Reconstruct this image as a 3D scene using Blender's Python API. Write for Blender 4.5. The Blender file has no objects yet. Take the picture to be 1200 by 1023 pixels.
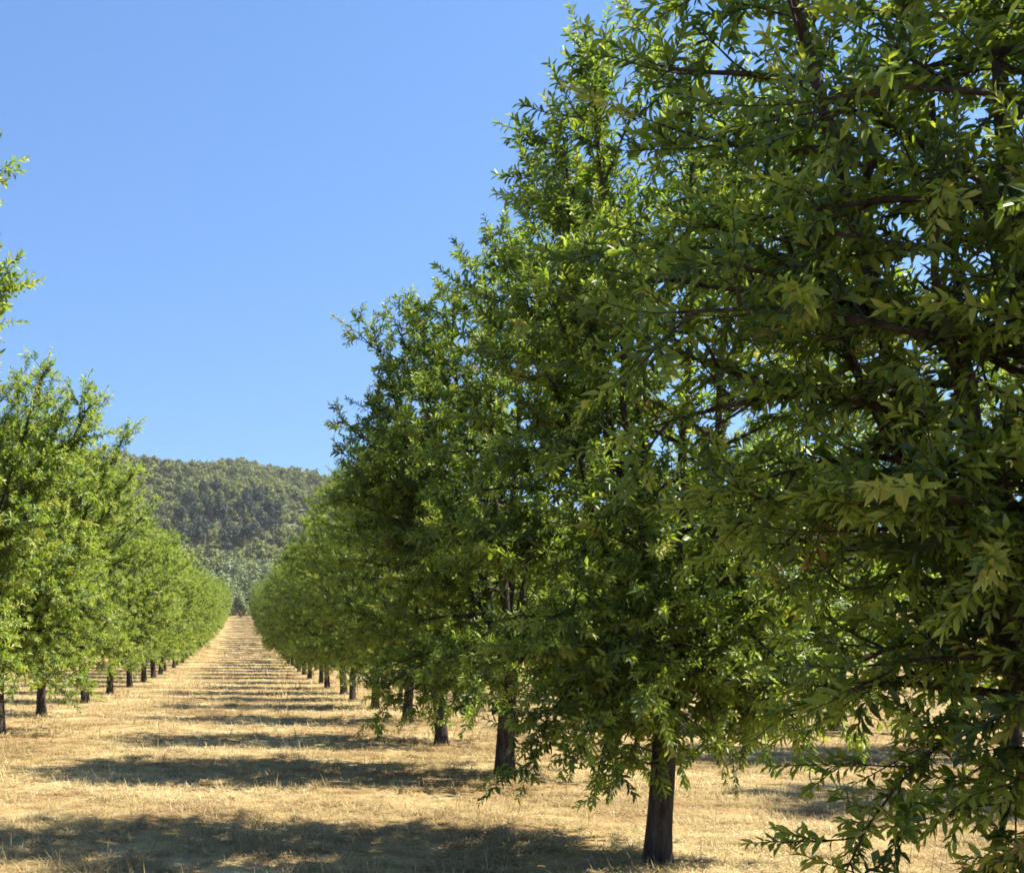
import bpy, math, random
import numpy as np

R = math.radians
C = bpy.context.scene.collection
sc = bpy.context.scene
SUN_EL, SUN_AZ = 50.0, 101.0          # azimuth measured from +Y towards +X

# ------------------------------------------------------------------ helpers
def nrm(v):
    n = np.linalg.norm(v, axis=-1, keepdims=True)
    return v / np.where(n < 1e-9, 1, n)

def mesh_from(name, verts, polys=None, flat=None, sizes=None, mats=(), attrs=None, smooth=True):
    """verts (n,3); flat = loop vertex indices; sizes = loops per polygon."""
    me = bpy.data.meshes.new(name)
    verts = np.asarray(verts, dtype=np.float32)
    me.vertices.add(len(verts)); me.vertices.foreach_set('co', verts.ravel())
    flat = np.asarray(flat, dtype=np.int32); sizes = np.asarray(sizes, dtype=np.int32)
    me.loops.add(len(flat)); me.loops.foreach_set('vertex_index', flat)
    me.polygons.add(len(sizes))
    starts = np.concatenate([[0], np.cumsum(sizes)[:-1]]).astype(np.int32)
    me.polygons.foreach_set('loop_start', starts)
    if smooth:
        me.polygons.foreach_set('use_smooth', np.ones(len(sizes), dtype=bool))
    for k, a in (attrs or {}).items():
        at = me.attributes.new(k, 'FLOAT', 'POINT')
        at.data.foreach_set('value', np.asarray(a, dtype=np.float32))
    for m in mats: me.materials.append(m)
    me.update(calc_edges=True)
    me.validate()
    return me

def link(name, me, parent=None):
    o = bpy.data.objects.new(name, me); C.objects.link(o)
    if parent is not None: o.parent = parent
    return o

def empty(name, loc, label, cat, group=None, rz=0.0, s=1.0):
    o = bpy.data.objects.new(name, None); C.objects.link(o)
    o.empty_display_size = 0.2
    o.location = loc; o.rotation_euler = (0, 0, rz); o.scale = (s, s, s)
    o['label'] = label; o['category'] = cat
    if group: o['group'] = group
    return o

# ------------------------------------------------------------------ materials
def new_mat(name):
    m = bpy.data.materials.new(name); m.use_nodes = True
    nt = m.node_tree; nt.nodes.clear()
    out = nt.nodes.new('ShaderNodeOutputMaterial')
    return m, nt, out

def ramp(nt, stops):
    r = nt.nodes.new('ShaderNodeValToRGB')
    el = r.color_ramp.elements
    while len(el) < len(stops): el.new(0.5)
    for e, (p, c) in zip(el, stops):
        e.position = p; e.color = (*c, 1)
    return r

def leaf_material(name, stops, tstops, trans=0.38, rough=0.42, spec=0.36):
    m, nt, out = new_mat(name)
    L = nt.links.new
    at = nt.nodes.new('ShaderNodeAttribute'); at.attribute_name = 'tone'
    r1 = ramp(nt, stops); r2 = ramp(nt, tstops)
    L(at.outputs['Fac'], r1.inputs[0]); L(at.outputs['Fac'], r2.inputs[0])
    p = nt.nodes.new('ShaderNodeBsdfPrincipled')
    p.inputs['Roughness'].default_value = rough
    p.inputs['Specular IOR Level'].default_value = spec
    L(r1.outputs[0], p.inputs['Base Color'])
    t = nt.nodes.new('ShaderNodeBsdfTranslucent'); L(r2.outputs[0], t.inputs['Color'])
    mx = nt.nodes.new('ShaderNodeMixShader'); mx.inputs[0].default_value = trans
    L(p.outputs[0], mx.inputs[1]); L(t.outputs[0], mx.inputs[2])
    L(mx.outputs[0], out.inputs['Surface'])
    return m

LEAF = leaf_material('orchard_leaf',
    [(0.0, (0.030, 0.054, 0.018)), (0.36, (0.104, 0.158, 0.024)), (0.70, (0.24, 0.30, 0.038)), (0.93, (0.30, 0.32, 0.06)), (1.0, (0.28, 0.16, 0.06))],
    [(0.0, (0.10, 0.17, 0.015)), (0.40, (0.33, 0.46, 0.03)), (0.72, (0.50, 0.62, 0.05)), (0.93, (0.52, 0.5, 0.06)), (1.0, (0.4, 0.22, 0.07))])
PINE = leaf_material('pine_foliage',
    [(0.0, (0.092, 0.110, 0.030)), (0.5, (0.168, 0.182, 0.044)), (1.0, (0.27, 0.26, 0.075))],
    [(0.0, (0.06, 0.09, 0.03)), (1.0, (0.2, 0.22, 0.08))], trans=0.3, rough=0.7, spec=0.2)
DARKPINE = leaf_material('dark_pine_foliage',
    [(0.0, (0.022, 0.034, 0.024)), (0.5, (0.036, 0.052, 0.032)), (1.0, (0.06, 0.08, 0.05))],
    [(0.0, (0.03, 0.05, 0.03)), (1.0, (0.06, 0.08, 0.04))], trans=0.15, rough=0.7, spec=0.2)
GREY = leaf_material('grey_green_foliage',
    [(0.0, (0.16, 0.20, 0.075)), (0.5, (0.23, 0.27, 0.11)), (1.0, (0.31, 0.35, 0.15))],
    [(0.0, (0.08, 0.12, 0.06)), (1.0, (0.2, 0.25, 0.12))], trans=0.25, rough=0.6, spec=0.3)

def bark_material(name, dark, light, scale=22.0):
    m, nt, out = new_mat(name); L = nt.links.new
    tc = nt.nodes.new('ShaderNodeTexCoord')
    mp = nt.nodes.new('ShaderNodeMapping'); mp.inputs['Scale'].default_value = (1, 1, 0.28)
    L(tc.outputs['Object'], mp.inputs[0])
    n = nt.nodes.new('ShaderNodeTexNoise'); n.inputs['Scale'].default_value = scale
    n.inputs['Detail'].default_value = 7; n.inputs['Roughness'].default_value = 0.65
    L(mp.outputs[0], n.inputs['Vector'])
    r = ramp(nt, [(0.32, dark), (0.68, light)]); L(n.outputs[0], r.inputs[0])
    p = nt.nodes.new('ShaderNodeBsdfPrincipled'); p.inputs['Roughness'].default_value = 0.9
    p.inputs['Specular IOR Level'].default_value = 0.15
    L(r.outputs[0], p.inputs['Base Color'])
    b = nt.nodes.new('ShaderNodeBump'); b.inputs['Strength'].default_value = 0.9; b.inputs['Distance'].default_value = 0.02
    L(n.outputs[0], b.inputs['Height']); L(b.outputs[0], p.inputs['Normal'])
    L(p.outputs[0], out.inputs['Surface'])
    return m
BARK = bark_material('orchard_bark', (0.012, 0.009, 0.007), (0.085, 0.066, 0.052))
PBARK = bark_material('pine_bark', (0.09, 0.07, 0.055), (0.22, 0.18, 0.14), 4)

def ground_material():
    m, nt, out = new_mat('dry_ground'); L = nt.links.new
    g = nt.nodes.new('ShaderNodeNewGeometry')
    def noise(scale, detail=6, rough=0.6, sx=1.0):
        mp = nt.nodes.new('ShaderNodeMapping'); mp.inputs['Scale'].default_value = (sx, 1, 1)
        L(g.outputs['Position'], mp.inputs[0])
        n = nt.nodes.new('ShaderNodeTexNoise'); n.inputs['Scale'].default_value = scale
        n.inputs['Detail'].default_value = detail; n.inputs['Roughness'].default_value = rough
        L(mp.outputs[0], n.inputs['Vector']); return n
    big = noise(0.8, 5); mid = noise(4.0, 6, 0.7); fine = noise(60.0, 4, 0.75, 0.5)
    r1 = ramp(nt, [(0.36, (0.235, 0.145, 0.068)), (0.50, (0.385, 0.275, 0.122)), (0.63, (0.52, 0.405, 0.205))])
    L(big.outputs[0], r1.inputs[0])
    r2 = ramp(nt, [(0.30, (0.50, 0.46, 0.42)), (0.5, (0.95, 0.93, 0.9)), (0.72, (1.2, 1.16, 1.05))])
    L(mid.outputs[0], r2.inputs[0])
    r3 = ramp(nt, [(0.33, (0.55, 0.52, 0.48)), (0.55, (1.0, 1.0, 1.0)), (0.70, (1.15, 1.15, 1.12))])
    L(fine.outputs[0], r3.inputs[0])
    m1 = nt.nodes.new('ShaderNodeMix'); m1.data_type = 'RGBA'; m1.blend_type = 'MULTIPLY'; m1.inputs[0].default_value = 1
    L(r1.outputs[0], m1.inputs[6]); L(r2.outputs[0], m1.inputs[7])
    m2 = nt.nodes.new('ShaderNodeMix'); m2.data_type = 'RGBA'; m2.blend_type = 'MULTIPLY'; m2.inputs[0].default_value = 1
    L(m1.outputs[2], m2.inputs[6]); L(r3.outputs[0], m2.inputs[7])
    p = nt.nodes.new('ShaderNodeBsdfPrincipled'); p.inputs['Roughness'].default_value = 0.95
    p.inputs['Specular IOR Level'].default_value = 0.1
    L(m2.outputs[2], p.inputs['Base Color'])
    b = nt.nodes.new('ShaderNodeBump'); b.inputs['Strength'].default_value = 0.8; b.inputs['Distance'].default_value = 0.05
    L(mid.outputs[0], b.inputs['Height'])
    b2 = nt.nodes.new('ShaderNodeBump'); b2.inputs['Strength'].default_value = 0.8; b2.inputs['Distance'].default_value = 0.02
    L(fine.outputs[0], b2.inputs['Height']); L(b.outputs[0], b2.inputs['Normal'])
    L(b2.outputs[0], p.inputs['Normal'])
    L(p.outputs[0], out.inputs['Surface'])
    return m
GROUND = ground_material()

def straw_material():
    m, nt, out = new_mat('dry_straw'); L = nt.links.new
    at = nt.nodes.new('ShaderNodeAttribute'); at.attribute_name = 'tone'
    r = ramp(nt, [(0.0, (0.155, 0.095, 0.042)), (0.35, (0.345, 0.245, 0.104)), (0.75, (0.49, 0.375, 0.17)), (0.94, (0.64, 0.53, 0.29)), (1.0, (0.15, 0.18, 0.05))])
    L(at.outputs['Fac'], r.inputs[0])
    p = nt.nodes.new('ShaderNodeBsdfPrincipled'); p.inputs['Roughness'].default_value = 0.7
    p.inputs['Specular IOR Level'].default_value = 0.2
    L(r.outputs[0], p.inputs['Base Color'])
    t = nt.nodes.new('ShaderNodeBsdfTranslucent'); L(r.outputs[0], t.inputs['Color'])
    mx = nt.nodes.new('ShaderNodeMixShader'); mx.inputs[0].default_value = 0.25
    L(p.outputs[0], mx.inputs[1]); L(t.outputs[0], mx.inputs[2])
    L(mx.outputs[0], out.inputs['Surface'])
    return m
STRAW = straw_material()

def hill_material():
    m, nt, out = new_mat('hill_scrub'); L = nt.links.new
    g = nt.nodes.new('ShaderNodeNewGeometry')
    n = nt.nodes.new('ShaderNodeTexNoise'); n.inputs['Scale'].default_value = 0.12; n.inputs['Detail'].default_value = 8
    L(g.outputs['Position'], n.inputs['Vector'])
    r = ramp(nt, [(0.35, (0.05, 0.06, 0.03)), (0.58, (0.09, 0.10, 0.045)), (0.78, (0.17, 0.15, 0.08))])
    L(n.outputs[0], r.inputs[0])
    p = nt.nodes.new('ShaderNodeBsdfPrincipled'); p.inputs['Roughness'].default_value = 1.0
    p.inputs['Specular IOR Level'].default_value = 0.0
    L(r.outputs[0], p.inputs['Base Color']); L(p.outputs[0], out.inputs['Surface'])
    return m
HILLM = hill_material()

# ------------------------------------------------------------------ terrain
_ky = np.array([-400, 0, 18, 26, 39, 50, 70, 100, 150, 200, 260, 330, 6000], float)
_kz = np.array([0, 0, 0, -.13, -.38, -.54, -.55, -.22, 1.3, 3.5, 7.0, 9.0, 9.0], float)
_fy = np.arange(-400, 6000, 1.0); _fz = np.interp(_fy, _ky, _kz)
_k = np.exp(-0.5 * (np.arange(-24, 25) / 8.0) ** 2); _k /= _k.sum()
_fz = np.convolve(np.pad(_fz, 24, 'edge'), _k, 'valid')
def wob(x, y):
    return 0.022 * np.sin(x * 2.1 + 1.3 * np.sin(y * 0.9)) * np.sin(y * 1.7 + x * 0.6) + 0.012 * np.sin(5.3 * x + y) * np.sin(4.1 * y - 1.7 * x)
def zg(x, y):
    x = np.asarray(x, float); y = np.asarray(y, float)
    z0 = np.interp(4.0, _fy, _fz)
    return np.interp(y, _fy, _fz) - z0 + wob(x, y) * (np.abs(x) < 60) * (y < 120)

def grid_mesh(name, xs, ys, zf, mat):
    X, Y = np.meshgrid(xs, ys)
    Z = zf(X, Y)
    v = np.stack([X, Y, Z], -1).reshape(-1, 3)
    nx, ny = len(xs), len(ys)
    i = (np.arange(ny - 1)[:, None] * nx + np.arange(nx - 1)[None]).ravel()
    f = np.stack([i, i + 1, i + nx + 1, i + nx], -1)
    return mesh_from(name, v, flat=f.ravel(), sizes=np.full(len(f), 4), mats=[mat])

def spaced(a):
    out = []
    for lo, hi, st in a: out.append(np.arange(lo, hi, st))
    return np.concatenate(out)
gx = spaced([(-3000, -300, 300), (-300, -60, 20), (-60, -14, 2), (-14, 16, 0.15), (16, 60, 2), (60, 300, 20), (300, 3001, 300)])
gy = spaced([(-300, -20, 20), (-20, 5, 1), (5, 40, 0.15), (40, 120, 0.6), (120, 400, 4), (400, 2501, 150)])
ground = link('ground', grid_mesh('ground', gx, gy, zg, GROUND)); ground['kind'] = 'structure'

def hill_z(x, y):
    rx = np.interp(x, [-900, -500, -250, -90, 0, 60, 150, 260, 420, 650, 900], [45, 72, 92, 95, 84, 68, 57, 46, 28, 8, -8])
    t = np.clip((y - 250) / 450.0, 0, 1)
    prof = np.interp(t, [0, .12, .30, .42, .7, 1.0], [-.03, .03, .22, .46, .80, 1.0])
    back = np.clip((y - 700) / 800.0, 0, 1)
    z = 8.0 + rx * prof * (1 - back ** 1.5) - 20 * back
    lump = 5 * np.sin(x * .035 + y * .011) * np.sin(y * .021 + 1.0) + 2.5 * np.sin(x * .09 + 2) * np.sin(y * .05 + x * .03)
    z += lump * np.clip(t * 3, 0, 1)
    edge = np.clip((np.abs(x) - 820) / 80, 0, 1)
    return np.maximum(z - 14 * edge - 12 * (y < 252), -3.4)
hill = link('hill', grid_mesh('hill', np.arange(-900, 901, 12.0), np.arange(248, 1500, 8.0), hill_z, HILLM)); hill['kind'] = 'structure'

# ------------------------------------------------------------------ tree builder
class Wood:
    def __init__(s): s.v = []; s.f = []; s.n = 0
    def tube(s, pts, r0, r1, sides, flare=0.0, power=1.0):
        pts = np.asarray(pts); n = len(pts)
        d = np.gradient(pts, axis=0); d = nrm(d)
        ref = np.array([1.0, 0, 0]) if abs(d[0][0]) < 0.8 else np.array([0, 1.0, 0])
        a = nrm(np.cross(d, ref)); b = np.cross(d, a)
        t = np.linspace(0, 1, n)
        r = r0 + (r1 - r0) * t ** power
        if flare: r = r + flare * np.exp(-t * 9)
        ang = np.linspace(0, 2 * np.pi, sides, endpoint=False)
        ring = np.cos(ang)[None, :, None] * a[:, None] + np.sin(ang)[None, :, None] * b[:, None]
        rr = r[:, None]
        if sides >= 10:
            rr = rr * (1 + 0.06 * np.sin(ang * 3 + 1)[None] + 0.04 * np.sin(ang * 5 + t[:, None] * 7))
            rr = rr[..., None]
        else: rr = rr[..., None]
        v = pts[:, None] + ring * rr
        s.v.append(v.reshape(-1, 3))
        i = np.arange(n - 1)[:, None] * sides; j = np.arange(sides)[None]; k = (j + 1) % sides
        f = np.stack([i + j, i + k, i + sides + k, i + sides + j], -1).reshape(-1, 4) + s.n
        s.f.append(f); s.n += n * sides
    def mesh(s, name, mat):
        v = np.concatenate(s.v); f = np.concatenate(s.f)
        return mesh_from(name, v, flat=f.ravel(), sizes=np.full(len(f), 4), mats=[mat])

def leaf_mesh(name, P, D, N, Ln, W, tone, rng, detail, mat):
    """all leaves of one crown in a single mesh"""
    n = len(P)
    D = nrm(D); N = nrm(N - D * (N * D).sum(-1, keepdims=True)); S = np.cross(D, N)
    Ln = Ln[:, None]; W = W[:, None]
    curl = rng.normal(0.12, 0.13, (n, 1)) * Ln
    fold = rng.uniform(0.15, 0.55, (n, 1)) * W
    tw = rng.normal(0, 0.25, (n, 1)) * W
    if detail == 2:
        v = np.stack([
            P,
            P + D * Ln * .30 + S * W * .46 + N * (fold - curl * .10),
            P + D * Ln * .30 - N * curl * .10,
            P + D * Ln * .30 - S * W * .46 + N * (fold - curl * .10),
            P + D * Ln * .65 + S * W * .40 + N * (fold * .8 - curl * .45 + tw),
            P + D * Ln * .65 - N * curl * .45,
            P + D * Ln * .65 - S * W * .40 + N * (fold * .8 - curl * .45 - tw),
            P + D * Ln - N * curl], 1)
        tri = np.array([0, 2, 1, 0, 3, 2, 1, 2, 5, 4, 2, 3, 6, 5, 4, 5, 7, 5, 6, 7]); sz = np.array([3, 3, 4, 4, 3, 3]); k = 8
    else:
        v = np.stack([
            P,
            P + D * Ln * .45 + S * W * .48 + N * (fold - curl * .25),
            P + D * Ln * .45 - N * curl * .25,
            P + D * Ln * .45 - S * W * .48 + N * (fold - curl * .25),
            P + D * Ln - N * curl], 1)
        tri = np.array([0, 2, 1, 0, 3, 2, 1, 2, 4, 2, 3, 4]); sz = np.array([3, 3, 3, 3]); k = 5
    flat = (np.arange(n)[:, None] * k + tri[None]).ravel()
    return mesh_from(name, v.reshape(-1, 3), flat=flat, sizes=np.tile(sz, n), mats=[mat], attrs={'tone': np.repeat(tone, k)})

def grow(rng, p, d, length, nseg, up=0.0, jit=0.10):
    pts = [p]; d = np.array(d, float); st = length / nseg
    for _ in range(nseg):
        d = d + np.array([0, 0, up / nseg]) + rng.normal(0, jit, 3)
        d /= np.linalg.norm(d)
        p = p + d * st; pts.append(p)
    return np.array(pts)

def along(pts, t):
    n = len(pts) - 1; x = min(max(t, 0), 1) * n; i = min(int(x), n - 1); f = x - i
    return pts[i] * (1 - f) + pts[i + 1] * f, nrm(pts[i + 1] - pts[i])

def env_r(z, H, Rm):
    return Rm * np.interp(z / H, [0.10, 0.16, 0.30, 0.5, 0.68, 0.82, 0.93, 1.02], [0.45, 0.72, 0.95, 1.05, 1.0, 0.82, 0.5, 0.12])

def build_tree(name, seed, H=6.0, Rm=1.75, fork=1.05, trunk_r=0.10, nlimb=6, detail=1, density=1.0,
               leaf=0.084, targets=(), low=(), lean=(0, 0), sprigs=0, sector=None, vase=1.0, droop=(-.8, -.3), zlow=.8, tuft=1.0, tone=.44):  # high default tone: sunlit brightness of the left row put into leaf colour
    """returns (trunk mesh, crown mesh).  targets: (x,y,z) branch tips relative to the tree base;
       low: tips of low hanging branches."""
    rng = np.random.default_rng(seed)
    w = Wood(); shoots = []; spurs = []
    base = np.array([0.0, 0, -0.08])
    n = 9
    tp = np.array([[lean[0] * t * t + 0.02 * math.sin(3 * t + seed), lean[1] * t * t + 0.02 * math.sin(4 * t + 2 * seed), -0.08 + (fork + 0.2) * t] for t in np.linspace(0, 1, n)])
    w.tube(tp, trunk_r, trunk_r * 0.86, 14, flare=trunk_r * .45)
    top = tp[-1] - np.array([0, 0, 0.1])
    lobes = rng.uniform(0, 6.28, 6)
    def env(z, az):
        return float(env_r(z, H, Rm) * (1 + .10 * math.sin(2 * az + lobes[0] + z) + .10 * math.sin(3 * az + lobes[1] - 1.7 * z) + .09 * math.sin(5 * az + 2.3 * z + lobes[2])) * (1 - .20 * math.sin(az) ** 2) * np.interp(z, [1.2, 2.7], [vase, 1]))
    def ray_len(p, d):
        s = 0.15
        while s < 2.4:
            q = p + d * s
            if math.hypot(q[0], q[1]) > env(q[2], math.atan2(q[1], q[0])) or q[2] > H * 1.01 or q[2] < zlow: break
            s += 0.08
        return s
    def add_shoot(p, d, ln): shoots.append((p, np.array(d), ln * tuft))
    def tertiaries(pts, length, r, dens=1.0, t0=0.28, tl=(.16, .40)):
        k = max(2, int(length / 0.15 * dens * density)); side = rng.uniform(0, 6.28)
        for i in range(k):
            t = t0 + (1 - t0) * (i + rng.uniform(0.2, .9)) / k
            q, d = along(pts, t)
            side += 2.4 + rng.normal(0, .4)
            a = nrm(np.cross(d, [0, 0, 1.0]) + 1e-6); b = np.cross(a, d)
            dd = nrm(d * rng.uniform(.5, 1.0) + (a * math.cos(side) + b * math.sin(side) * .8) * 0.9 + np.array([0, 0, rng.uniform(-.15, .35)]))
            ln = rng.uniform(*tl) * (1.15 - .45 * t)
            tt = grow(rng, q, dd, ln, 3, up=rng.uniform(-.25, .35), jit=.10)
            w.tube(tt, max(.0045, r * .35), .0028, 3)
            td = nrm(tt[-1] - tt[-2])
            add_shoot(tt[-1], td, rng.uniform(.17, .30))
            for q_ in range(3):
                q2, d2 = along(tt, rng.uniform(.35, 1.0))
                add_shoot(q2, nrm(d2 + rng.normal(0, .75, 3) + np.array([0, 0, .15])), rng.uniform(.12, .24))
            if ln > .3: spurs.append((tt, ln))
    def secondary(p, d, ln, r, up, dens=1.0):
        nseg = max(4, int(ln / .22))
        pts = grow(rng, p, d, ln, nseg, up=up, jit=.09)
        w.tube(pts, r, .005, 5)
        tertiaries(pts, ln, r, dens)
        add_shoot(pts[-1], nrm(pts[-1] - pts[-2]), rng.uniform(.32, .5))
        spurs.append((pts, ln * 1.3))
    az0 = rng.uniform(0, 6.28)
    limbs = []
    for i in range(nlimb):
        az = az0 + 2 * math.pi * i / nlimb + rng.normal(0, .22)
        rad = Rm * rng.uniform(.35, .78) if i < nlimb - 1 else Rm * .15
        zt = H * rng.uniform(.80, 0.97) if i < nlimb - 1 else H * 0.97
        tip = np.array([rad * math.cos(az), rad * math.sin(az), zt])
        limbs.append((tip, True))
    for t in targets: limbs.append((np.array(t, float), False))
    for i, (tip, full) in enumerate(limbs):
        p0 = top + np.array([0, 0, rng.uniform(-.15, .12)])
        if not full: p0 = p0 + np.array([0, 0, .2])
        ho = np.array([tip[0] - p0[0], tip[1] - p0[1], 0])
        m = p0 + ho * .55 + np.array([0, 0, (tip[2] - p0[2]) * (.38 if full else .45)])
        ts = np.linspace(0, 1, 12)[:, None]
        pts = (1 - ts) ** 2 * p0 + 2 * ts * (1 - ts) * m + ts ** 2 * tip
        pts[1:] += np.cumsum(rng.normal(0, .022, (11, 3)), 0)
        L = float(np.linalg.norm(np.diff(pts, axis=0), axis=1).sum())
        r0 = trunk_r * (.52 if full else .36)
        w.tube(pts, r0, .010, 8, power=.8)
        k = int(L / 0.26 * (1 if full else 1.15))
        sd = rng.uniform(0, 6.28)
        for j in range(k):
            t = .10 + .90 * (j + rng.uniform(.2, .8)) / k
            q, d = along(pts, t)
            outw = math.atan2(q[1], q[0]) if math.hypot(q[0], q[1]) > .25 else rng.uniform(0, 6.28)
            sd += 2.4
            a = outw + 1.5 * math.sin(sd) + rng.normal(0, .3)
            zf = (q[2] - fork) / (H - fork)
            el = rng.uniform(-12, 22) + 45 * zf
            dd = np.array([math.cos(a) * math.cos(R(el)), math.sin(a) * math.cos(R(el)), math.sin(R(el))])
            ln = min(ray_len(q, dd), 2.0) * rng.uniform(.72, 1.08) if full else rng.uniform(.35, .8) * (1.1 - .5 * t)
            if ln < .28: ln = .28
            secondary(q, dd, ln, r0 * (1 - t * .8) * .45 + .005, up=rng.uniform(-.55, -.1) * (1 - zf) + .25 * zf)
        tertiaries(pts[6:], L * .5, .02, dens=.9); spurs.append((pts[1:], L * 1.7))
        # whippy leaders at the top of the limb
        for q in range(3 if full else 2):
            d = nrm(nrm(pts[-1] - pts[-3]) + rng.normal(0, .28, 3) + np.array([0, 0, .3 if full else 0.05]))
            add_shoot(pts[-1], d, rng.uniform(.2, .42))
    # skirt of low drooping branches
    nsk = int(11 * density)
    for i in range(nsk):
        a = az0 + 2 * math.pi * i / nsk + rng.normal(0, .25)
        if sector and not sector(a): continue
        q = top + np.array([0, 0, rng.uniform(-.02, .7)])
        el = rng.uniform(0, 22)
        dd = np.array([math.cos(a) * math.cos(R(el)), math.sin(a) * math.cos(R(el)), math.sin(R(el))])
        secondary(q, dd, Rm * vase * rng.uniform(.75, 1.0), .016, up=rng.uniform(*droop))
    for t in low:
        t = np.array(t, float); p0 = top + np.array([0, 0, .25]); ts = np.linspace(0, 1, 9)[:, None]
        mid = (p0 + t) / 2 + np.array([0, 0, .55])
        pts = (1 - ts) ** 2 * p0 + 2 * ts * (1 - ts) * mid + ts ** 2 * t
        pts[1:] += np.cumsum(rng.normal(0, .012, (8, 3)), 0)
        L = float(np.linalg.norm(np.diff(pts, axis=0), axis=1).sum())
        w.tube(pts, .010, .0035, 6)
        tertiaries(pts, L, .010, dens=1.7, t0=.3); spurs.append((pts[2:], L * 1.6))
        add_shoot(pts[-1], nrm(pts[-1] - pts[-2]), .45)
    # leafy sprigs straight on the trunk
    for i in range(sprigs):
        z = rng.uniform(.62, fork + .1); a = rng.uniform(0, 6.28)
        d = np.array([math.cos(a), math.sin(a), .35])
        pts = grow(rng, np.array([lean[0] * (z / fork) ** 2, lean[1] * (z / fork) ** 2, z]) + d * trunk_r * .7, nrm(d), rng.uniform(.15, .4), 3, up=-.3)
        w.tube(pts, .006, .003, 4); add_shoot(pts[-1], nrm(pts[-1] - pts[-2]), rng.uniform(.25, .4))
        add_shoot(pts[1], nrm(d + rng.normal(0, .5, 3)), .25)
    # leaves
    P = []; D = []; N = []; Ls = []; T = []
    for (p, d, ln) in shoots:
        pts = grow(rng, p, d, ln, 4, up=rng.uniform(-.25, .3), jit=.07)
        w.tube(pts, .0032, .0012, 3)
        k = max(13, int(ln / 0.0115)); ph = rng.uniform(0, 6.28); young_lit = rng.random() < .32; st = rng.normal(0, .19)  # paler shoots: young leaves, and painted pops of sunlit leaves
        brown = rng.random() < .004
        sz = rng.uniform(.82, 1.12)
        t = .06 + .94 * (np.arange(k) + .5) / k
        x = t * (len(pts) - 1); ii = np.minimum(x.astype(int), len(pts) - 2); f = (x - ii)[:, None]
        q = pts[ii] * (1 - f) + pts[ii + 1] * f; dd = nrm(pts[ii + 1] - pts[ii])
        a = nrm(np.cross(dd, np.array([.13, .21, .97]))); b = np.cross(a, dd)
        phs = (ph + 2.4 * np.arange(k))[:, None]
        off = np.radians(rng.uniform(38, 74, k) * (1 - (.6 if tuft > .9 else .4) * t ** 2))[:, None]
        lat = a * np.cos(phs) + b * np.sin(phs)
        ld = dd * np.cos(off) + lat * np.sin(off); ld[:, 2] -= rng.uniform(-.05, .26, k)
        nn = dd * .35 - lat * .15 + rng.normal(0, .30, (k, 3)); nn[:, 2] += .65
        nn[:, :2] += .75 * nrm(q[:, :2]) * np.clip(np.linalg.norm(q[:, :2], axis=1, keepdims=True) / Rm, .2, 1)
        tn = tone + st + rng.normal(0, .12, k) + (.44 if young_lit else .04) * t
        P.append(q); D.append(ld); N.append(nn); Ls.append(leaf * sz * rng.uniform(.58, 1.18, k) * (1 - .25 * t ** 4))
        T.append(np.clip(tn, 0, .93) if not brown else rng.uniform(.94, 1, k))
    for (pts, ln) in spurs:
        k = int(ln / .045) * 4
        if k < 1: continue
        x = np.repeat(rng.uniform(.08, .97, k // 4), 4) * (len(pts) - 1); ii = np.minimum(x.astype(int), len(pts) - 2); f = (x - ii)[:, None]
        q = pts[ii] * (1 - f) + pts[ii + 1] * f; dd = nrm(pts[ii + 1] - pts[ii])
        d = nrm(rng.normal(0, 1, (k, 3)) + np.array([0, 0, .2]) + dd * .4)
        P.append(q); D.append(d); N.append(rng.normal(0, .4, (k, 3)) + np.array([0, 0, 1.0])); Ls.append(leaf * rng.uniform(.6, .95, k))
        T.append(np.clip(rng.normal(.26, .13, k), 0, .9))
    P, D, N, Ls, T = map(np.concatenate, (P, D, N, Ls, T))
    W = Ls * rng.uniform(.24, .36, len(Ls))
    print('tree', name, 'shoots', len(shoots), 'leaves', len(P))
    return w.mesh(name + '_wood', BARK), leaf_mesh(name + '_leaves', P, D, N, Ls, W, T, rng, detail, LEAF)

def place_tree(meshes, x, y, label, group, rz=0.0, s=1.0):
    t = empty('orchard_tree', (x, y, float(zg(x, y))), label, 'tree', group, rz, s)
    link('trunk', meshes[0], t); link('crown', meshes[1], t)
    return t

GR, GL = 'orchard trees in the row right of the aisle', 'orchard trees in the row left of the aisle'
GR2, GL2 = 'orchard trees in the second row to the right', 'orchard trees in the second row to the left'
XR, XL, XR2, XL2 = 2.95, -4.0, 10.0, -11.0
DR = [4.1, 8.16, 12.9, 17.0, 21.4, 26.0, 30.0, 34.2, 38.7, 44.0, 49.5]
DL = [9.6, 14.2, 18.9, 23.3, 28.8, 34.6, 40.5]
while DR[-1] < 198: DR.append(DR[-1] + 4.6 + .5 * math.sin(len(DR) * 2.3))
while DL[-1] < 198: DL.append(DL[-1] + 4.7 + .5 * math.sin(len(DL) * 1.9))

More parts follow.
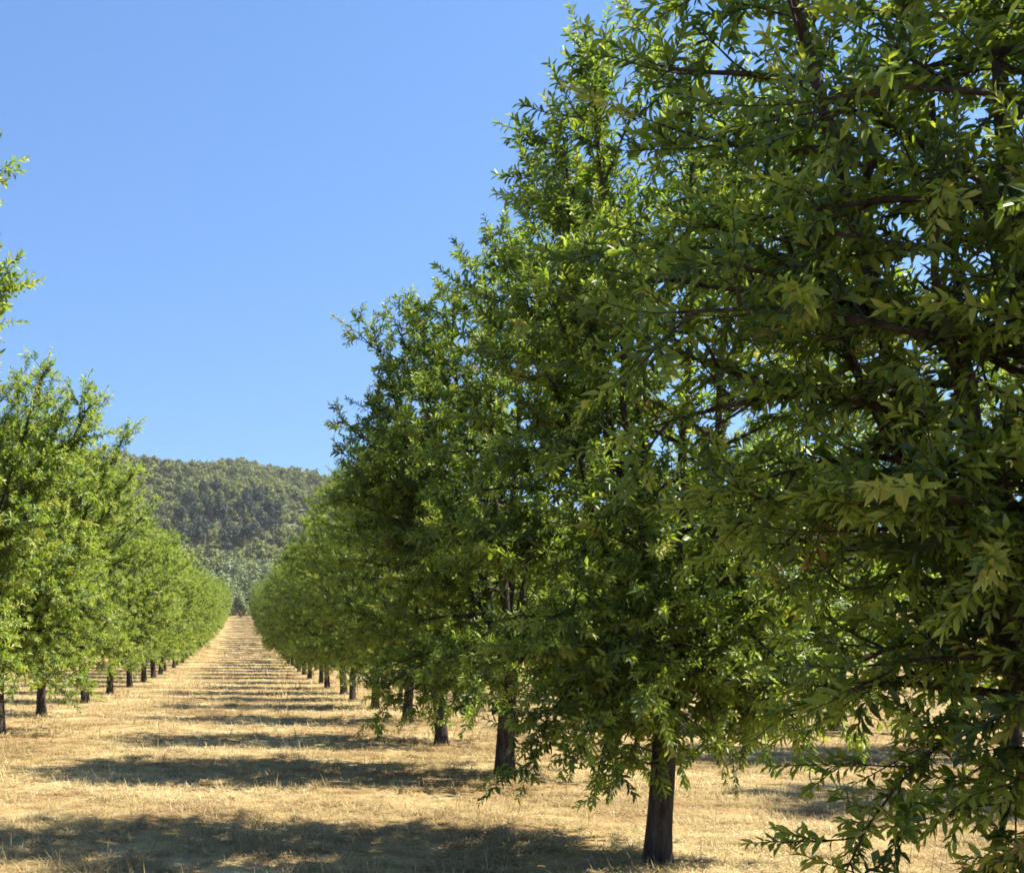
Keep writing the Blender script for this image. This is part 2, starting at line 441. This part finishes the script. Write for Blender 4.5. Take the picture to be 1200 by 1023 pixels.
# near trees, each with its own shape; right-hand leaf tones darkened to paint in shade
T0 = build_tree('near_right', 3, H=6.2, Rm=1.5, fork=1.0, trunk_r=.11, detail=2, nlimb=7, density=.78, leaf=.070, vase=.40, tone=.31,
                targets=[(-.2, .7, 4.0), (-.95, .1, 3.2), (-.5, -.8, 3.7), (-.1, -1.0, 3.2), (-.35, -.3, 4.3), (-.3, -.6, 2.4), (-.7, -.6, 3.0)],
                low=[(-.80, .05, .72), (-.55, -.3, .65), (-.35, -.5, 1.0), (-.4, -.6, 1.5), (-.2, -.8, 1.3), (-.3, .1, 1.6), (-.3, -.3, .6), (-.1, -.7, .9), (-.15, -.5, 1.9)],
                sector=lambda a: math.cos(a) > -.2, droop=(-1.0, -.5))
T1 = build_tree('second_right', 11, H=5.65, Rm=1.42, fork=1.1, trunk_r=.088, detail=2, nlimb=6, sprigs=20, leaf=.080, tone=.32,
                targets=[(-.45, .1, 5.5), (-.85, .2, 3.7), (.3, -.6, 2.6), (-.3, -.8, 2.2), (.1, -.8, 1.7)],
                low=[(-1.0, -.2, .75), (-.55, -.5, .8), (-.12, -.6, 1.0), (.22, -.5, 1.0), (.5, 0, .85), (-.3, -.4, .9), (.8, -.2, 1.0), (.75, .3, .9)], lean=(.03, 0), droop=(-1.1, -.5), zlow=.6, tuft=.9)
T2 = build_tree('third_right', 23, tone=.33, tuft=.75, H=6.0, Rm=1.7, fork=1.1, trunk_r=.105, detail=2, nlimb=6, sprigs=4,
                targets=[(-1.4, .2, 4.8), (-1.35, 0, 3.8)], low=[(-.5, -.7, .85)], droop=(-1.0, -.4))
LA = build_tree('near_left', 31, H=4.9, Rm=1.15, fork=1.1, detail=2, targets=[(1.8, 0, 4.6), (1.65, .15, 4.7), (1.6, .3, 4.55), (1.65, .2, 5.4)])
LB = build_tree('second_left', 37, tuft=.7, H=5.2, Rm=1.7, fork=1.1, detail=1, targets=[(2.1, .1, 4.6), (1.8, .2, 4.3), (1.4, .2, 4.9)])
LC = build_tree('third_left', 41, tuft=.65, H=5.8, Rm=1.8, fork=1.1, detail=1, targets=[(2.1, 0, 4.9), (2.0, .3, 4.2), (1.5, -.2, 5.3)])
VAR = [build_tree('row', 50 + i, H=5.6 + .25 * (i % 3), Rm=1.60 + .08 * (i % 3), fork=1.0 + .1 * (i % 2), trunk_r=.095 + .006 * (i % 3), detail=1, tuft=.62, lean=[(0, 0), (.12, 0), (-.05, .05), (.05, -.1)][i]) for i in range(4)]

rr = random.Random(7)
def turn(): return rr.choice((0, math.pi)) + rr.uniform(-.4, .4)
ordn = ['first', 'second', 'third', 'fourth', 'fifth', 'sixth', 'seventh', 'eighth', 'ninth', 'tenth', 'eleventh']
lab_r = {
 0: 'closest orchard tree, its big leaves and low branches filling the right edge',
 1: 'orchard tree with leaf sprigs on its dark trunk, nearest whole trunk right of the aisle',
 2: 'orchard tree just behind the sprigged trunk right of the aisle, trunk half hidden by leaves',
 3: 'orchard tree with a straight bare dark trunk, second behind the sprigged trunk on the right',
 4: 'orchard tree with a slightly slanted trunk, third behind the sprigged trunk on the right'}
for i, y in enumerate(DR):
    ms = [T0, T1, T2][i] if i < 3 else VAR[(i * 3 + 1) % 4]
    if i == 4: ms = VAR[1]
    if i in lab_r: lb = lab_r[i]
    elif i < 10: lb = '%s dark trunked orchard tree behind the sprigged trunk in the right row' % ordn[i - 2]
    else: lb = 'small far orchard tree merged into the end of the right row'
    place_tree(ms, XR + (rr.uniform(-.12, .12) if i > 2 else 0), y, lb, GR, 0 if i < 3 or i == 4 else turn(), 1 if i < 3 else rr.uniform(.88, 1.08))
lab_l = {
 0: 'orchard tree showing only branch tips against the sky at the left edge',
 1: 'sunlit orchard tree with a full crown along the left edge and no visible trunk',
 2: 'sunlit orchard tree with its trunk at the left edge of the picture',
 3: 'sunlit orchard tree on the thick dark trunk standing clear near the left edge'}
for i, y in enumerate(DL):
    ms = [LA, LB, LC][i] if i < 3 else VAR[(i * 3 + 2) % 4]
    if i in lab_l: lb = lab_l[i]
    elif i < 8: lb = '%s sunlit orchard tree beyond the clear thick trunk in left row' % ordn[i - 4]
    else: lb = 'small far orchard tree merged into the end of the left row'
    place_tree(ms, XL + (rr.uniform(-.12, .12) if i > 2 else 0), y, lb, GL, 0 if i < 3 else turn(), 1 if i < 3 else rr.uniform(.95, 1.17))
for i in range(24):
    place_tree(VAR[(i * 5 + 2) % 4], XR2 + rr.uniform(-.15, .15), 5.6 + 4.6 * i, 'orchard tree of the second row seen through gaps in the right row', GR2, turn(), rr.uniform(.93, 1.06))
for i in range(16):
    place_tree(VAR[(i * 5 + 1) % 4], XL2 + rr.uniform(-.15, .15), 21 + 4.7 * i, 'orchard tree of the second row seen under the left row crowns', GL2, turn(), rr.uniform(.93, 1.06))

# ------------------------------------------------------------------ dry grass
def grass():
    rng = np.random.default_rng(5)
    V = []; T = []
    for (y0, y1, dens, wd, ln) in ((6.6, 11, 5200, .0042, .10), (11, 17, 2600, .006, .105), (17, 30, 950, .010, .12), (30, 60, 170, .02, .15), (60, 120, 30, .04, .2)):
        n0 = int((y1 - y0) * (y1 + 3) * dens)
        y = rng.uniform(y0, y1, n0); xl = -.24 * y1 - 1.2; xr = .72 * y1 + 1
        n = int((xr - xl) * (y1 - y0) * dens); y = rng.uniform(y0, y1, n); x = rng.uniform(xl, xr, n)
        keep = (x > -.24 * y - 1.2) & (x < .70 * y + .8)
        x, y = x[keep], y[keep]
        # tufty: keep more where a slow noise is high
        ns = np.sin(x * 3.1 + 1.7 * np.sin(y * 1.3)) * np.sin(y * 2.7 + 1.1 * np.sin(x * 1.9)) + .5 * np.sin(x * 7.3 + y * 5.1) * np.sin(y * 8.7 - x * 3.3)
        k2 = rng.random(len(x)) < .55 + .35 * ns; x, y, ns = x[k2], y[k2], ns[k2]; n = len(x)
        z = zg(x, y) - .005
        az = rng.uniform(0, 6.28, n)
        if y1 <= 30:                                # two blades in three stand in tufts
            nt_ = max(1, n // 55); ci = rng.integers(0, n, nt_); k = rng.integers(0, nt_, n); tf = rng.random(n) < .62
            sg = rng.uniform(.02, .075, nt_)[k]; da = rng.uniform(0, 6.28, n); dr = np.abs(rng.normal(0, 1, n)) * sg
            x = np.where(tf, x[ci[k]] + np.cos(da) * dr, x); y = np.where(tf, y[ci[k]] + np.sin(da) * dr, y)
            az = np.where(tf, da + rng.normal(0, .6, n), az); z = zg(x, y) - .005
        lean = np.radians(np.clip(rng.normal(79, 13, n), 15, 95))
        L = ln * rng.uniform(.4, 1.25, n) * (1 + .35 * np.clip(ns, -1, 1))
        up = rng.random(n) < .02; lean[up] *= .35; L[up] *= 1.5
        d = np.stack([np.cos(az) * np.sin(lean), np.sin(az) * np.sin(lean), np.cos(lean)], -1)
        s = np.stack([-np.sin(az), np.cos(az), np.zeros(n)], -1) * (wd * rng.uniform(.6, 1.3, n))[:, None]
        p = np.stack([x, y, z + rng.uniform(0, .03, n)], -1)
        m = p + d * (L * .55)[:, None]; t = p + d * L[:, None] - np.array([0, 0, 1]) * (L * .22 * np.sin(lean))[:, None]
        V.append(np.stack([p - s * .5, p + s * .5, m + s * .4, m - s * .4, t], 1))
        # patches of straw colour
        pt = .05 + .26 * np.sin(x * .9 + 2 * np.sin(y * .5)) * np.sin(y * .8 + 1)
        tn = np.clip(rng.normal(.52, .2, n) + pt, 0, .93)
        gr = rng.random(n) < .012; tn[gr] = 1.0
        T.append(tn)
    V = np.concatenate(V); T = np.concatenate(T); n = len(V)
    print('grass blades', n)
    flat = (np.arange(n)[:, None] * 5 + np.array([0, 1, 2, 3, 3, 2, 4])[None]).ravel()
    return mesh_from('dry_grass', V.reshape(-1, 3), flat=flat, sizes=np.tile([4, 3], n), mats=[STRAW], attrs={'tone': np.repeat(T, 5)}, smooth=False)
g = link('dry_grass', grass()); g['kind'] = 'stuff'; g['label'] = 'short dry straw coloured grass covering the orchard floor'; g['category'] = 'grass'

# ------------------------------------------------------------------ far trees
def clumps(rng, n, rx, ry, rz, zc, size, lobes=7):
    """leaf-clump quads through a lobed crown volume"""
    lc = nrm(rng.normal(0, 1, (lobes, 3))) * rng.uniform(.25, .7, (lobes, 1)); lc[:, 2] = lc[:, 2] * .8
    k = rng.integers(0, lobes, n)
    q = lc[k] + nrm(rng.normal(0, 1, (n, 3))) * rng.uniform(.12, .48, (n, 1))
    nrmv = nrm(q + rng.normal(0, .55, (n, 3)) + np.array([0, 0, .25]))
    P = q * np.array([rx, ry, rz]) + np.array([0, 0, zc])
    a = nrm(np.cross(nrmv, rng.normal(0, 1, (n, 3)))); b = np.cross(nrmv, a)
    s = (size * rng.uniform(.5, 1.3, n))[:, None]
    V = np.stack([P - a * s - b * s * .6, P + a * s * .8 - b * s * .7, P + a * s + b * s * .5, P - a * s * .7 + b * s * .8], 1)
    tone = np.clip(.45 + .25 * rng.normal(0, 1, lobes)[k] * .6 + rng.normal(0, .14, n), 0, 1)
    return V, tone

def quad_mesh(name, V, T, mat):
    n = len(V)
    return mesh_from(name, V.reshape(-1, 3), flat=np.arange(n * 4), sizes=np.full(n, 4), mats=[mat], attrs={'tone': np.repeat(T, 4)}, smooth=False)

# the wood on the hill: reads as one mass
rng = np.random.default_rng(99)
FV = []; FT = []
proto = []
for i in range(8):
    w = rng.uniform(2.1, 3.1); h = rng.uniform(2.4, 3.6)
    proto.append(clumps(rng, 420, w, w, h, h * .8 + rng.uniform(1.2, 2.6), .31))
pos = []
for xr, yr, cell in (((-130, 190), (300, 720), 4.5), ((190, 620), (330, 740), 9.0), ((-520, -130), (330, 740), 9.0)):
    xs = np.arange(*xr, cell); ys = np.arange(*yr, cell)
    X, Y = np.meshgrid(xs, ys); X = X + rng.uniform(-.5, .5, X.shape) * cell; Y = Y + rng.uniform(-.5, .5, Y.shape) * cell
    pos.append(np.stack([X.ravel(), Y.ravel(), np.full(X.size, cell)], -1))
pos = np.concatenate(pos)
vis = (np.abs(pos[:, 0]) < .16 * pos[:, 1] + 8)
pos = pos[vis | (rng.random(len(pos)) < .45)]
for (x, y, cell) in pos:
    V, T = proto[rng.integers(0, 8)]
    sub = slice(0, 420) if abs(x) < 90 else slice(0, 90)
    s = rng.uniform(.58, 1.3) * (1 if cell < 6 else 1.5); a = rng.uniform(0, 6.28)
    ca, sa = math.cos(a) * s, math.sin(a) * s
    Q = V[sub]
    q = np.stack([Q[..., 0] * ca - Q[..., 1] * sa, Q[..., 0] * sa + Q[..., 1] * ca, Q[..., 2] * s], -1) + np.array([x, y, float(hill_z(np.array(x), np.array(y))) - .5])
    FV.append(q.astype(np.float32)); FT.append(np.clip(T[sub] + rng.normal(0, .16), 0, 1))
fo = link('hillside_forest', quad_mesh('hillside_forest', np.concatenate(FV), np.concatenate(FT), PINE))
fo['kind'] = 'stuff'; fo['label'] = 'dense olive green wood covering the distant hill'; fo['category'] = 'forest'
print('forest trees', len(pos))

# tall dark pines with bare trunks on the hill, and pale trees at its foot
def far_tree(name, seed, mat, h, w, bare, n, size, bark):
    rng = np.random.default_rng(seed)
    wd = Wood()
    pts = grow(rng, np.array([0, 0, -.4]), (0, 0, 1), h * .8, 6, jit=.03)
    wd.tube(pts, h * .018 + .05, .05, 7)
    for i in range(5):
        q, d = along(pts, rng.uniform(.45, .95)); a = rng.uniform(0, 6.28)
        wd.tube(grow(rng, q, nrm(np.array([math.cos(a), math.sin(a), .6])), w * .8, 4, up=.3), .09, .03, 4)
    V, T = clumps(rng, n, w, w, (h - bare) * .55, bare + (h - bare) * .5, size, 9)
    return wd.mesh(name + '_wood', bark), quad_mesh(name + '_crown', V, T, mat)
DP = [far_tree('dark_pine', 200 + i, DARKPINE, 13 + i, 2.6, 6.0, 420, .38, PBARK) for i in range(3)]
GT = [far_tree('pale_tree', 300 + i, GREY, 7.0 + i, 2.6 + .2 * i, -.2, 1600, .19, PBARK) for i in range(3)]
rr = random.Random(12)
def far_place(name, ms, x, y, z, label, group, s):
    t = empty(name, (x, y, z), label, 'tree', group, rr.uniform(0, 6.28), s)
    link('trunk', ms[0], t); link('crown', ms[1], t)
for i in range(34):
    y = rr.uniform(375, 425); x = -22 + 34 * (i + rr.random()) / 34
    x *= y / 400
    far_place('pine_tree', DP[i % 3], x, y, float(hill_z(np.array(x), np.array(y))), 'dark bluish pine with a bare trunk in the dense stand low on the hill', 'dark pines in the stand low on the hill', rr.uniform(.85, 1.2))
for i in range(46):
    y = rr.uniform(206, 262); x = -34 + 68 * ((i * 17) % 46 + rr.random()) / 46
    far_place('broadleaf_tree', GT[i % 3], x, y, float(zg(x, y)), 'pale grey green tree at the foot of the hill beyond the end of the aisle', 'pale trees at the foot of the hill', rr.uniform(.75, 1.15))
for i in range(9):
    x = -8 + 16 * (i + rr.uniform(.2, .8)) / 9; y = 205 + 4 * (i % 2) + rr.uniform(0, 2)
    far_place('broadleaf_tree', GT[i % 3], x, y, float(zg(x, y)) - 1.0, 'low pale grey green tree closing off the far end of the grass aisle', 'pale trees across the end of the aisle', rr.uniform(.6, .8))
for i in range(40):
    y = rr.uniform(262, 335); x = (-40 + 84 * ((i * 13) % 40 + rr.random()) / 40) * y / 300
    z = max(float(zg(x, y)), float(hill_z(np.array(x), np.array(y))))
    far_place('broadleaf_tree', GT[i % 3], x, y, z - .2, 'pale grey green tree low on the hill below the dark pines', 'pale trees on the lower hill', rr.uniform(.8, 1.25))

# ------------------------------------------------------------------ air
def haze():
    m, nt, out = new_mat('haze_air')
    v = nt.nodes.new('ShaderNodeVolumePrincipled'); v.inputs['Color'].default_value = (0.96, 0.97, 0.94, 1)
    v.inputs['Density'].default_value = 0.00015; v.inputs['Anisotropy'].default_value = 0.2
    nt.links.new(v.outputs[0], out.inputs['Volume'])
    x0, x1, y0, y1, z0, z1 = -3100, 3100, -400, 2600, -4.5, 125
    vs = [(x, y, z) for x in (x0, x1) for y in (y0, y1) for z in (z0, z1)]
    fs = [(0, 1, 3, 2), (4, 6, 7, 5), (0, 4, 5, 1), (2, 3, 7, 6), (0, 2, 6, 4), (1, 5, 7, 3)]
    o = link('haze', mesh_from('haze', vs, flat=np.array(fs).ravel(), sizes=[4] * 6, mats=[m], smooth=False)); o['kind'] = 'stuff'
    o['label'] = 'thin blue haze in front of the distant hill'; o['category'] = 'haze'
haze()

# ------------------------------------------------------------------ light, sky, camera
w = bpy.data.worlds.new('World'); sc.world = w; w.use_nodes = True
nt = w.node_tree; nt.nodes.clear()
sky = nt.nodes.new('ShaderNodeTexSky'); sky.sky_type = 'NISHITA'; sky.sun_disc = False
sky.sun_elevation = R(SUN_EL); sky.sun_rotation = R(SUN_AZ)
sky.air_density = 1.32; sky.dust_density = 0.0; sky.ozone_density = 10.0; sky.altitude = 0
tc = nt.nodes.new('ShaderNodeTexCoord'); ad = nt.nodes.new('ShaderNodeVectorMath'); ad.operation = 'ADD'
ad.inputs[1].default_value = (0, 0, 0.2)     # a clear, even summer sky: softens the step towards the horizon
nm = nt.nodes.new('ShaderNodeVectorMath'); nm.operation = 'NORMALIZE'
nt.links.new(tc.outputs['Generated'], ad.inputs[0]); nt.links.new(ad.outputs[0], nm.inputs[0]); nt.links.new(nm.outputs[0], sky.inputs[0])
bg = nt.nodes.new('ShaderNodeBackground'); bg.inputs['Strength'].default_value = 0.083
wo = nt.nodes.new('ShaderNodeOutputWorld')
nt.links.new(sky.outputs[0], bg.inputs[0]); nt.links.new(bg.outputs[0], wo.inputs[0])

from mathutils import Vector
sl = bpy.data.lights.new('sun', 'SUN'); sl.energy = 4.8; sl.angle = R(0.53); sl.color = (1.0, 0.95, 0.86)
so = bpy.data.objects.new('sun', sl); C.objects.link(so)
sv = Vector((math.sin(R(SUN_AZ)) * math.cos(R(SUN_EL)), math.cos(R(SUN_AZ)) * math.cos(R(SUN_EL)), math.sin(R(SUN_EL))))
so.rotation_euler = sv.to_track_quat('Z', 'Y').to_euler(); so.location = (20, 0, 30)

F = 1350.0
cd = bpy.data.cameras.new('camera'); co = bpy.data.objects.new('camera', cd); C.objects.link(co)
cd.sensor_fit = 'HORIZONTAL'; cd.sensor_width = 36; cd.lens = 36 * F / 1200
cd.shift_x = (600 - 285) / 1200; cd.shift_y = (737 - 511.5) / 1200
cd.clip_start = 0.05; cd.clip_end = 8000
co.location = (0, 0, 1.65); co.rotation_euler = (R(90), 0, 0)
sc.camera = co

sc.view_settings.view_transform = 'Standard'; sc.view_settings.look = 'None'
sc.view_settings.exposure = 1.6; sc.view_settings.gamma = 1.0
sc.render.engine = 'CYCLES'
sc.cycles.max_bounces = 8; sc.cycles.diffuse_bounces = 4; sc.cycles.transmission_bounces = 5; sc.cycles.glossy_bounces = 2
sc.cycles.use_denoising = True; sc.cycles.denoising_prefilter = 'NONE'
sc.cycles.filter_width = 1.7
sc.cycles.caustics_reflective = False; sc.cycles.caustics_refractive = False
